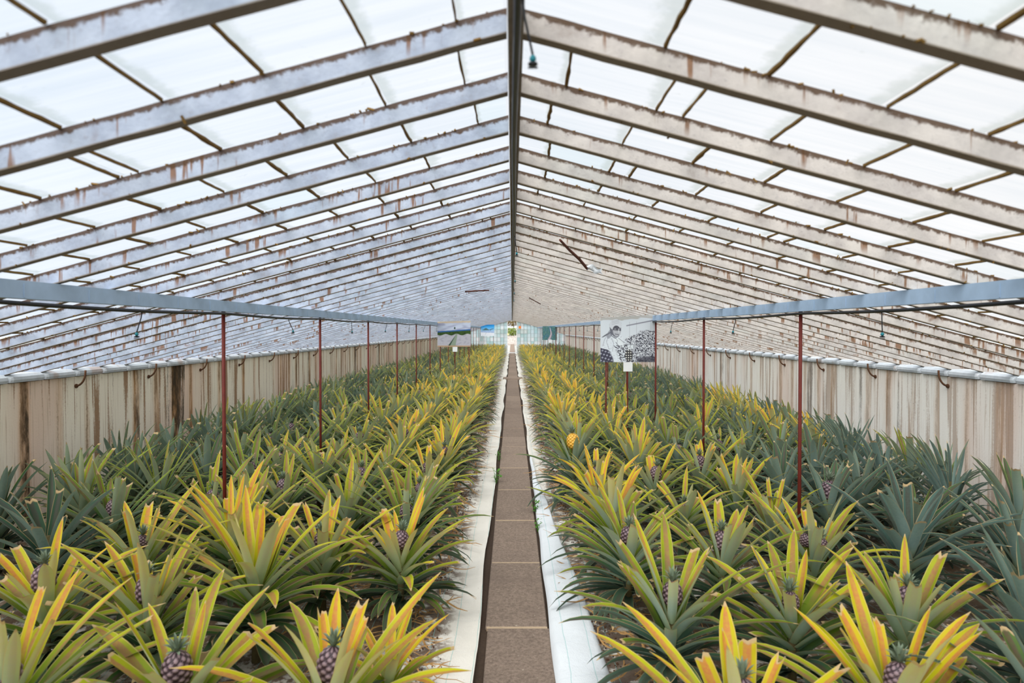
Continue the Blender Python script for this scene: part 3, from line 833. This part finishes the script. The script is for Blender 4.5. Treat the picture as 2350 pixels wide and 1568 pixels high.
# ------------------------------------------------------------------ posts, hooks, sprinklers, hoses
post_me = MB().tube([(0, 0, -.02), (0, 0, BEAM_B)], .0115, 10).mesh('steel_post', M['post'], True)
for sgn, side in ((-1, 'left'), (1, 'right')):
    i = 0
    while POST0 + i*POSTS < YEND-.5:
        o = link('steel_post', post_me, None, (sgn*BX, POST0+i*POSTS, 0))
        if i < 10: tag(o, 'thin red steel post under the %s beam, %s from the front' % (side, ORD[i]), 'post', 'red steel posts')
        else: tag(o, 'thin red steel post under the distant half of the %s beam' % side, 'post', 'distant red posts, ' + side)
        i += 1
def hook_me(sgn):
    a = []
    for k in range(9):
        th = math.pi/2*k/8
        a.append((sgn*(-.085 + .085*(1-math.cos(th))), 0, .075 - .12*math.sin(th)))
    a = [(sgn*-.085, 0, .09)] + a
    mb = MB().tube(a, .0085, 8); return mb
HK = {}
for sgn in (-1, 1):
    HK[sgn] = (hook_me(sgn).mesh('hook_bar', M['rust'], True), MB().tube([(sgn*-.012, 0, -.045), (sgn*.004, 0, -.045)], .018, 10).mesh('hook_plate', M['rust']))
for sgn, side in ((-1, 'left'), (1, 'right')):
    i = 0; k = 15
    while k*SP < YEND-1:
        t = empty('iron_hook', (sgn*W, k*SP+.017, WT-.045))
        link('bar', HK[sgn][0], t); link('wall_plate', HK[sgn][1], t)
        if i < 12: tag(t, 'rusty curved iron hook high on the %s wall, %s from the front' % (side, ORD[i]), 'hook', 'rusty wall hooks')
        else: tag(t, 'rusty curved iron hook on the far part of the %s wall' % side, 'hook', 'far rusty hooks, ' + side)
        i += 1; k += 3
def hose(x, z, sag, step, y1=YEND-.4):
    pts = []; y = -2.2; i = 0
    while y < y1:
        pts.append((x + .003*math.sin(y*2), y, z - sag*abs(math.sin(math.pi*(y-POST0)/step)))); y += .27
    return MB().tube(pts, .0085, 8)
for x, z, lab in ((-BX, BEAM_B-.012, 'black irrigation hose slung beneath the left beam'), (BX, BEAM_B-.012, 'black irrigation hose slung beneath the right beam'),
                  (.010, ZB-.045, 'black irrigation hose running under the ridge')):
    h = hose(x + (-.022 if x > 1 else .022 if x < -1 else 0), z, .012 if abs(x) > 1 else .003, POSTS)
    tag(link('hose', h.mesh('hose', M['hose'], True)), lab, 'hose', 'irrigation hoses')
def sprinkler(x, y, z, dx, dy, drop, lab, grp, s=1.0):
    t = empty('sprinkler', (x, y, z))
    e = (dx, dy, -drop)
    link('tube', MB().tube([(0, 0, 0), (dx*.2, dy*.2, -drop*.35), (dx*.7, dy*.7, -drop*.75), e], .0038*s, 6).mesh('tube', M['hose'], True), t)
    link('head', MB().lathe([(.005*s, 0), (.009*s, -.004*s), (.011*s, -.014*s), (.006*s, -.020*s)], e, 10).mesh('head', M['teal'], True), t)
    link('spinner', MB().lathe([(.004*s, -.020*s), (.015*s, -.024*s), (.015*s, -.030*s), (.004*s, -.032*s)], e, 10).box((e[0], e[1], e[2]-.038*s), (.03*s, .004*s, .005*s)).mesh('spinner', M['hose']), t)
    return tag(t, lab, 'sprinkler', grp)
for sgn, side in ((-1, 'left'), (1, 'right')):
    for i in range(14):
        y = 3.34 + i*POSTS; d = random.Random(i*3+sgn)
        lab = ('hanging black sprinkler with teal head under the %s beam, %s from the front' % (side, ORD[i])) if i < 8 else 'tiny distant hanging sprinkler under the far %s beam' % side
        sprinkler(sgn*(BX-.022), y, BEAM_B-.018, d.uniform(-.05, .03) if i else -.012*1, d.uniform(-.04, .04), .10+.012*d.random(), lab, 'hanging sprinklers, ' + side, .8)
sprinkler(.02, 1.30, ZB-.05, .020, .02, .10, 'large hanging sprinkler with teal collar near the top of the ridge', 'ridge sprinklers', .62)
for i, y in enumerate((4.6, 7.2, 9.6, 12.0)):
    sprinkler(.02, y, ZB-.045, .012, .02, .11, 'small teal sprinkler hanging beside the dark ridge, %s along it' % ORD[i+1], 'ridge sprinklers', .7)

# ---- broken props and plastic caught in the roof
t = tag(link('wooden_prop', MB().tube([(.312, 4.44, 2.232), (.40, 4.78, 2.208), (.50, 5.10, 2.178), (.575, 5.38, 2.150), (.60, 5.45, 2.13)], [.008, .010, .011, .012, .007], 7).mesh('wooden_prop', M['prop'])),
        'dark red-brown broken stick hanging from the right roof slope', 'stick')
pl = MB(); 
V = []
for j in range(7):
    for i in range(7):
        u, v = i/6, j/6; V.append((.59+.13*u+.01*math.sin(v*7), 5.43 - .02*math.sin(u*5), 2.125+.045*v-.04*u+.012*math.sin(u*9+v*5)))
pl.add(V, [(j*7+i, j*7+i+1, (j+1)*7+i+1, (j+1)*7+i) for j in range(6) for i in range(6)])
tag(link('plastic_scrap', pl.mesh('plastic_scrap', M['coping'], True)), 'pale scrap of plastic caught on the rafters beside the broken stick', 'plastic')
tag(link('wooden_prop', MB().tube([(.32, 12.5, 2.230), (.45, 13.1, 2.195), (.57, 13.7, 2.165)], .010, 6).mesh('wooden_prop', M['prop'])),
    'thin dark stick lodged far down the right roof slope', 'stick')
tag(link('wooden_prop', MB().tube([(-.61, 8.98, 2.150), (-.48, 9.4, 2.185), (-.34, 9.98, 2.225)], .010, 6).mesh('wooden_prop', M['prop'])),
    'rusty brown stick lodged under the left roof slope', 'stick')

# ------------------------------------------------------------------ printed boards
def mat_print():
    m = NT('printed_board'); at = m.n('ShaderNodeAttribute', attribute_name='print'); m.bsdf(at.outputs['Color'], .45, .3); return m.m
M['print'] = mat_print()
def vn(X, Y, s=0): 
    return np.array([[mnoise.noise(Vector((float(a), float(b), s))) for a, b in zip(r1, r2)] for r1, r2 in zip(X, Y)])
def sm(x, a, b):
    t = np.clip((x-a)/(b-a), 0, 1); return t*t*(3-2*t)
def ell(U, V, cx, cy, rx, ry, rot=0):
    c, s = math.cos(rot), math.sin(rot); x = (U-cx)*c+(V-cy)*s; y = -(U-cx)*s+(V-cy)*c
    return (x/rx)**2 + (y/ry)**2
def lay(img, mask, col): img += (np.array(col)-img)*np.clip(mask, 0, 1)[..., None]
def board(name, x0, x1, y, ztl, ztr, zb, paint, nu, nv, lab, legs, strip=True):
    t = empty(name, ((x0+x1)/2, y, 0)); cx = (x0+x1)/2
    u = np.linspace(0, 1, nu+1); v = np.linspace(0, 1, nv+1); U, V = np.meshgrid(u, v)      # v = 0 top
    img = paint(U, V); img = np.clip(img, 0, 1)**2.2
    zt = ztl + (ztr-ztl)*U; X = x0 + (x1-x0)*U - cx; Z = zt + (zb-zt)*V
    P = np.stack([X, np.full_like(X, -.008), Z], -1).reshape(-1, 3)
    F = [(j*(nu+1)+i, (j+1)*(nu+1)+i, (j+1)*(nu+1)+i+1, j*(nu+1)+i+1) for j in range(nv) for i in range(nu)]
    A = np.concatenate([img.reshape(-1, 3), np.ones((img.size//3, 1))], 1)
    link('printed_face', MB().add(P, F, A).mesh('printed_face', M['print'], False, 'print', 4), t)
    zc = (ztl+zb)/2; mb = MB()
    a, b = x0-cx, x1-cx
    Vb = [(a, -.006, zb), (b, -.006, zb), (b, -.006, ztr), (a, -.006, ztl), (a, .008, zb), (b, .008, zb), (b, .008, ztr), (a, .008, ztl)]
    mb.add(Vb, [(0, 1, 2, 3), (7, 6, 5, 4), (0, 4, 5, 1), (1, 5, 6, 2), (2, 6, 7, 3), (3, 7, 4, 0)])
    link('backing', mb.mesh('backing', M['white']), t)
    for lx in legs: link('leg', MB().tube([(lx-cx, .02, -.0), (lx-cx, .02, zb+.1)], .010, 8).mesh('leg', M['post'], True), t)
    return tag(t, lab, 'sign')
def P_woman(U, V):
    img = np.ones(U.shape+(3,))*np.array([.80, .83, .86])
    n1 = vn(U*9, V*9, 1); n2 = vn(U*45, V*45, 2); n3 = vn(U*30+V*14, V*34-U*26, 3)*1.2; n4 = vn(U*60-V*35, V*16+U*10, 9)*1.2
    D = (.24, .24, .28)
    lay(img, sm(.075-V+.05*n1, 0, .02)*.8, (.66, .65, .63))                                      # band along the top
    ln = np.abs(V-(.205-.17*(U-.47)))
    lay(img, (U > .47)*(U < .98)*sm(.017-ln, 0, .008)*.75, (.45, .45, .5))
    for ux in (.53, .66, .92): lay(img, sm(.004-np.abs(U-ux), 0, .003)*(V > .12)*(V < .45)*.55, (.45, .45, .5))
    # crop of plants on the right
    pl_ = sm(V-(.42+.05*n1-.10*sm(U, .5, .8)+.06*sm(.55-U, 0, .1)), 0, .03)*sm(U-(.44+.05*n1+.12*sm(V, .62, .8)*0), 0, .03)
    lay(img, pl_*(.55+.0*n1), (.55, .56, .60))
    lay(img, pl_*sm(n3+.4*n2, -.02, .18), D); lay(img, pl_*sm(n4, .22, .4), (.88, .90, .92))
    lay(img, sm(V-.86+.05*n1, 0, .05)*sm(U-.62, 0, .1)*.75, D)
    # figure: shoulders and blouse
    body = np.minimum(1, sm(1-ell(U, V, .20, .80, .22, .48, .25), 0, .15)+sm(1-ell(U, V, .40, .66, .20, .13, .7), 0, .2))
    lay(img, body, (.82, .85, .88)); lay(img, body*sm(n3, .25, .45)*.35, (.6, .62, .66))
    lay(img, sm(1-ell(U, V, .13, .37, .14, .018, -.6), 0, .3)*.7, D)                                # shoulder line
    lay(img, sm(1-ell(U, V, .17, .37, .05, .12, .3), 0, .4)*.6, (.45, .46, .5))                      # scarf tails
    # head, bent forward, in a headscarf
    lay(img, sm(1-ell(U, V, .272, .25, .105, .195, -.1), 0, .08), (.40, .41, .45))
    lay(img, sm(1-ell(U, V, .275, .17, .115, .125, -.1), 0, .1), (.78, .80, .83))
    lay(img, sm(.01-np.abs(ell(U, V, .275, .17, .115, .125, -.1)-.95), 0, .01)*.4, D)
    for q in (.10, .13, .165): lay(img, sm(.006-np.abs(V-q+.25*(U-.2)), 0, .004)*(U > .20)*(U < .34)*.55, (.5, .5, .55))
    face = sm(1-ell(U, V, .295, .31, .075, .125, -.15), 0, .1)
    lay(img, face, (.68, .69, .72)); lay(img, face*sm(.315-V+.2*(U-.3), 0, .03)*.8, (.24, .24, .28)); lay(img, face*sm(1-ell(U, V, .268, .265, .018, .010), 0, .3)*.8, (.75, .76, .78)); lay(img, face*sm(1-ell(U, V, .335, .268, .014, .009), 0, .3)*.8, (.75, .76, .78))
    lay(img, face*sm(.012-np.abs(V-.385-.3*(U-.3)), 0, .008)*(U > .26)*(U < .34)*.8, (.3, .3, .34))
    lay(img, face*sm(1-ell(U, V, .335, .31, .012, .05), 0, .4)*.7, (.82, .84, .86))
    lay(img, face*sm(.235-U+.15*(V-.3), 0, .02)*.5, (.35, .35, .4))
    def stroke(pts, w, col, f=1.0):
        d = np.full(U.shape, 9.0)
        for (ax, ay), (bx, by) in zip(pts[:-1], pts[1:]):
            L2 = (bx-ax)**2+(by-ay)**2; tt = np.clip(((U-ax)*(bx-ax)+(V-ay)*(by-ay))/L2, 0, 1)
            d = np.minimum(d, np.hypot(U-ax-tt*(bx-ax), V-ay-tt*(by-ay)))
        lay(img, sm(w-d, 0, w*.6)*f, col)
    # blouse folds, arm and hand reaching to the plants
    arm = [(.30, .50), (.38, .62), (.50, .70), (.60, .66)]
    stroke(arm, .075, (.84, .87, .89)); stroke([(.33, .47), (.42, .56), (.52, .62), (.60, .62)], .006, D, .7); stroke([(.28, .56), (.37, .70), (.50, .77), (.59, .72)], .007, D, .75)
    stroke([(.56, .60), (.55, .66), (.57, .73)], .006, D, .6)
    for q in range(5): stroke([(.60, .63+.017*q), (.645, .625+.022*q)], .009, (.55, .56, .6))
    for (a, b, c2) in (((.14, .42), (.11, .55), (.16, .72)), ((.20, .46), (.24, .58), (.22, .76)), ((.26, .44), (.31, .52), (.30, .60)), ((.12, .40), (.07, .50), (.04, .64))):
        stroke([a, b, c2], .006, (.48, .49, .54), .7)
    stroke([(.185, .33), (.20, .41), (.27, .47), (.335, .42)], .011, (.36, .37, .42), .85)
    # dark checked skirt, basket
    sk_ = sm(.24-U-(.9-V)*.15+.05*n1-.25*sm(.78-V, 0, .15), 0, .04)*sm(V-.60, 0, .05)
    ck = (np.sin(U*95+V*40) > 0)*(np.sin(V*80-U*30) > 0)
    lay(img, sk_, (.24, .24, .30)); lay(img, sk_*ck*.7, (.70, .72, .78))
    bl = sm(1-ell(U, V, .34, .80, .20, .26, .6), 0, .3)*sm(V-.55+.1*n1, 0, .06)*sm(U-.21-.35*(V-.6), 0, .05)
    lay(img, bl*sm(n3+.5*n2, -.1, .15)*.85, D)
    bk = sm(1-ell(U, V, .52, .86, .075, .14), 0, .2); dots = (np.sin(U*150) > 0)*(np.sin(V*120) > 0)
    lay(img, bk, (.2, .2, .22)); lay(img, bk*dots*.9, (.9, .9, .86))
    return img
def P_roofs(U, V):
    img = np.ones(U.shape+(3,))*np.array([.70, .74, .82]); n1 = vn(U*4, V*9, 4); n2 = vn(U*20, V*20, 5)
    lay(img, sm(n1, -.1, .35), (.58, .60, .70)); lay(img, sm(.08-V+.02*n2, 0, .03), (.74, .68, .60))
    hz = .36-.07*(U-.3)
    lay(img, sm(V-hz, 0, .01), (.20, .36, .58)); lay(img, sm(V-hz-.05-.01*n2, 0, .012), (.20, .30, .12)); lay(img, sm(V-hz-.05, 0, .012)*sm(n2, 0, .3)*.6, (.08, .16, .06))
    top = .52 + .03*np.sin(U*19)
    lay(img, sm(V-top, 0, .012), (.66, .66, .70)); lay(img, sm(V-top, 0, .012)*sm(vn(U*8+V*14, V*5-U*9, 6), 0, .4)*.35, (.5, .51, .57))
    c = .56-(V-.5)*.35; wdt = .02+(V-.5)*.22
    lay(img, (V > .5)*sm(wdt-np.abs(U-c-.03), 0, .01), (.50, .56, .50)); lay(img, (V > .5)*sm(.25*wdt-np.abs(U-c+wdt*.55-.02), 0, .01), (.16, .24, .20))
    lay(img, sm(1-ell(U, V, .52, .27, .022, .05), 0, .2), (.14, .24, .2))
    lay(img, sm(V-.95, 0, .01), (.66, .55, .44))
    return img
def P_sea(U, V):
    img = np.ones(U.shape+(3,)); s = V[..., None]
    img[:] = np.array([.05, .52, .85])*(1-np.clip(s*2, 0, 1)) + np.array([.55, .76, .92])*np.clip(s*2, 0, 1)
    isl = sm(.055*np.exp(-((U-.38)/.16)**2)*3 - np.abs(V-.46)*1.0+.02, 0, .03)*(V < .50)
    lay(img, isl, (.30, .42, .44)); lay(img, sm(1-ell(U, V, .75, .42, .25, .03, -.35), 0, .3), (.28, .34, .42)); lay(img, sm(1-ell(U, V, .72, .50, .02, .1, -.2), 0, .3), (.28, .34, .42))
    lay(img, sm(V-.52, 0, .02), (.62, .72, .86)); lay(img, sm(V-.66-.05*U, 0, .02), (.86, .88, .92)); lay(img, sm(.012-np.abs(V-.62-.08*U), 0, .01), (.35, .45, .70))
    lay(img, sm(.012-np.abs(U-.36+.5*(V-.8)), 0, .01)*(V > .66)*(V < .88), (.3, .35, .5))
    return img
def P_path(U, V):
    n1 = vn(U*22, V*22, 7); n2 = vn(U*5, V*5, 8); n3 = vn(U*50, V*30, 4)
    img = np.ones(U.shape+(3,))*np.array([.28, .44, .46]); lay(img, sm(n1, 0, .3), (.45, .58, .52)); lay(img, sm(n3, .05, .3)*.7, (.15, .30, .34)); lay(img, sm(n2, 0, .3)*.4, (.25, .42, .55))
    c = .50+.10*np.sin(2.6*(V-.05))
    c = c - .12*sm(V, .5, 1.0); lay(img, sm(V-.06, 0, .02)*sm(.015+.07*V-np.abs(U-c), 0, .02), (.80, .74, .78)); lay(img, sm(.17*V-np.abs(U-c-.02), 0, .05)*.35*sm(V, .1, .4), (.58, .50, .56))
    return img
board('banner_sign', 1.135, 1.835, 8.76, CAM_H+.150, CAM_H+.195, CAM_H-.415, P_woman, 190, 160, 'big black-and-white photo board of a headscarfed woman among plants, hung from right beam', (1.21,))
board('banner_sign', -1.80, -1.00, 16.5, CAM_H+.195, CAM_H+.215, CAM_H-.41, P_roofs, 110, 90, 'photo board of white greenhouse roofs under cloudy sky, hung from left beam', (-1.74, -1.04))
board('banner_sign', -1.80, -1.02, 39.4, CAM_H+.28, CAM_H+.30, CAM_H-.36, P_sea, 60, 45, 'distant bright blue photo board with sea and sky, left of the door', (-1.75, -1.07))
board('banner_sign', 1.27, 1.87, 28.4, CAM_H+.145, CAM_H+.145, CAM_H-.43, P_path, 60, 50, 'distant blue-green photo board showing a pale winding path, right beam', (1.32, 1.82))
def placard(x, y, z, s, lab):
    t = empty('placard_sign', (x, y, 0))
    link('plate', MB().box((0, 0, z), (s, .008, s*1.02)).box((0, .003, z), (s*.9, .01, s*.92)).mesh('plate', M['white']), t)
    link('stake', MB().tube([(0, .012, 0), (0, .012, z+.02)], .008, 8).mesh('stake', M['post']), t)
    tag(t, lab, 'sign', 'small white placards')
placard(1.475, 8.68, CAM_H-.472, .116, 'small square white placard on red stake below the black-and-white board')
placard(-1.37, 16.4, CAM_H-.47, .115, 'small white placard on stake below the greenhouse roofs board')
placard(1.57, 28.2, CAM_H-.47, .13, 'tiny distant white placard below the blue-green path board')
tag(link('orange_sign', MB().box((.55, YEND-.03, CAM_H+.17), (.17, .02, .17)).mesh('orange_sign', M['orange'])), 'small orange square sign on the end glazing right of the door', 'sign')
tag(link('notice', MB().box((-.26, YEND-.06, CAM_H-.32), (.12, .02, .14)).mesh('notice', M['cream'])), 'small cream notice on the left jamb of the end door', 'sign')

# ------------------------------------------------------------------ beyond the door
bk = MB(); nx, ny = 30, 16; r_ = random.Random(8)
V = [(-9+18*i/nx, 76+10*j/ny, .95*sm(np.array(j/ny), 0, 1)*1.0 + r_.uniform(-.04, .04)-.1) for j in range(ny+1) for i in range(nx+1)]
bk.box((0, 93, .42), (18, 14, .86))
bk.add(V, [(j*(nx+1)+i, j*(nx+1)+i+1, (j+1)*(nx+1)+i+1, (j+1)*(nx+1)+i) for j in range(ny) for i in range(nx)])
for i in range(500):
    x = r_.uniform(-2, 2); j = r_.uniform(0, 1); q = r_.uniform(.03, .09); 
    bk.box((x, 76+10*j, .95*j*j*(3-2*j)-.06), (q, q, q), Matrix.Rotation(r_.uniform(0, 3), 3, 'Z'))
tag(link('gravel_bank', bk.mesh('gravel_bank', M['gravel'])), kind='structure')
def blob(name, n, c, d, s, mat, lab, cat, seed, trunk=None):
    r2 = random.Random(seed); mb = MB(); t = empty(name, (c[0], c[1], trunk[0] if trunk else c[2]-d[2]))
    z0 = trunk[0] if trunk else c[2]-d[2]
    for i in range(n):
        while True:
            p_ = np.array([r2.uniform(-1, 1) for _ in range(3)])
            if (p_**2).sum() < 1: break
        p_ = p_*np.array(d) + np.array([0, 0, c[2]-z0]); b = Vector((r2.gauss(0, 1), r2.gauss(0, 1), r2.gauss(0, 1))).normalized()
        e = b.orthogonal().normalized(); f_ = b.cross(e); e = np.array(e); f_ = np.array(f_); q = s*r2.uniform(.6, 1.3)
        mb.add([p_-e*q, p_-f_*q*.5, p_+e*q, p_+f_*q*.5], [(0, 1, 2, 3)])
    link('foliage', mb.mesh('foliage', mat), t)
    link('trunk', MB().tube([(0, 0, 0), (.05, 0, (c[2]-z0)*.6), (0, 0, c[2]-z0)], [.12, .1, .05], 7).mesh('trunk', M['stalk']), t)
    return tag(t, lab, cat)
blob('hedge_bush', 2600, (.0, 86.6, 1.35), (2.4, .7, .55), .08, M['hedge'], 'bright green bush seen through the end door, below the fence', 'bush', 4)
blob('garden_tree', 2600, (.1, 92, 3.1), (3.0, 1.6, 1.0), .12, M['tree'], 'brown and green tree seen through the end door, above the fence', 'tree', 5, (.85, ))
ft = empty('picket_fence', (0, 88, .85))
link('rail', MB().box((0, .02, 1.0), (4.2, .03, .06)).box((0, .02, .55), (4.2, .03, .06)).mesh('rail', M['white']), ft)
pk = MB().box((0, 0, .62), (.09, .02, 1.24)).mesh('picket', M['white'])
for i in range(20): link('picket', pk, ft, (-2+.21*i, 0, 0))
tag(ft, 'white picket fence seen through the end door', 'fence')
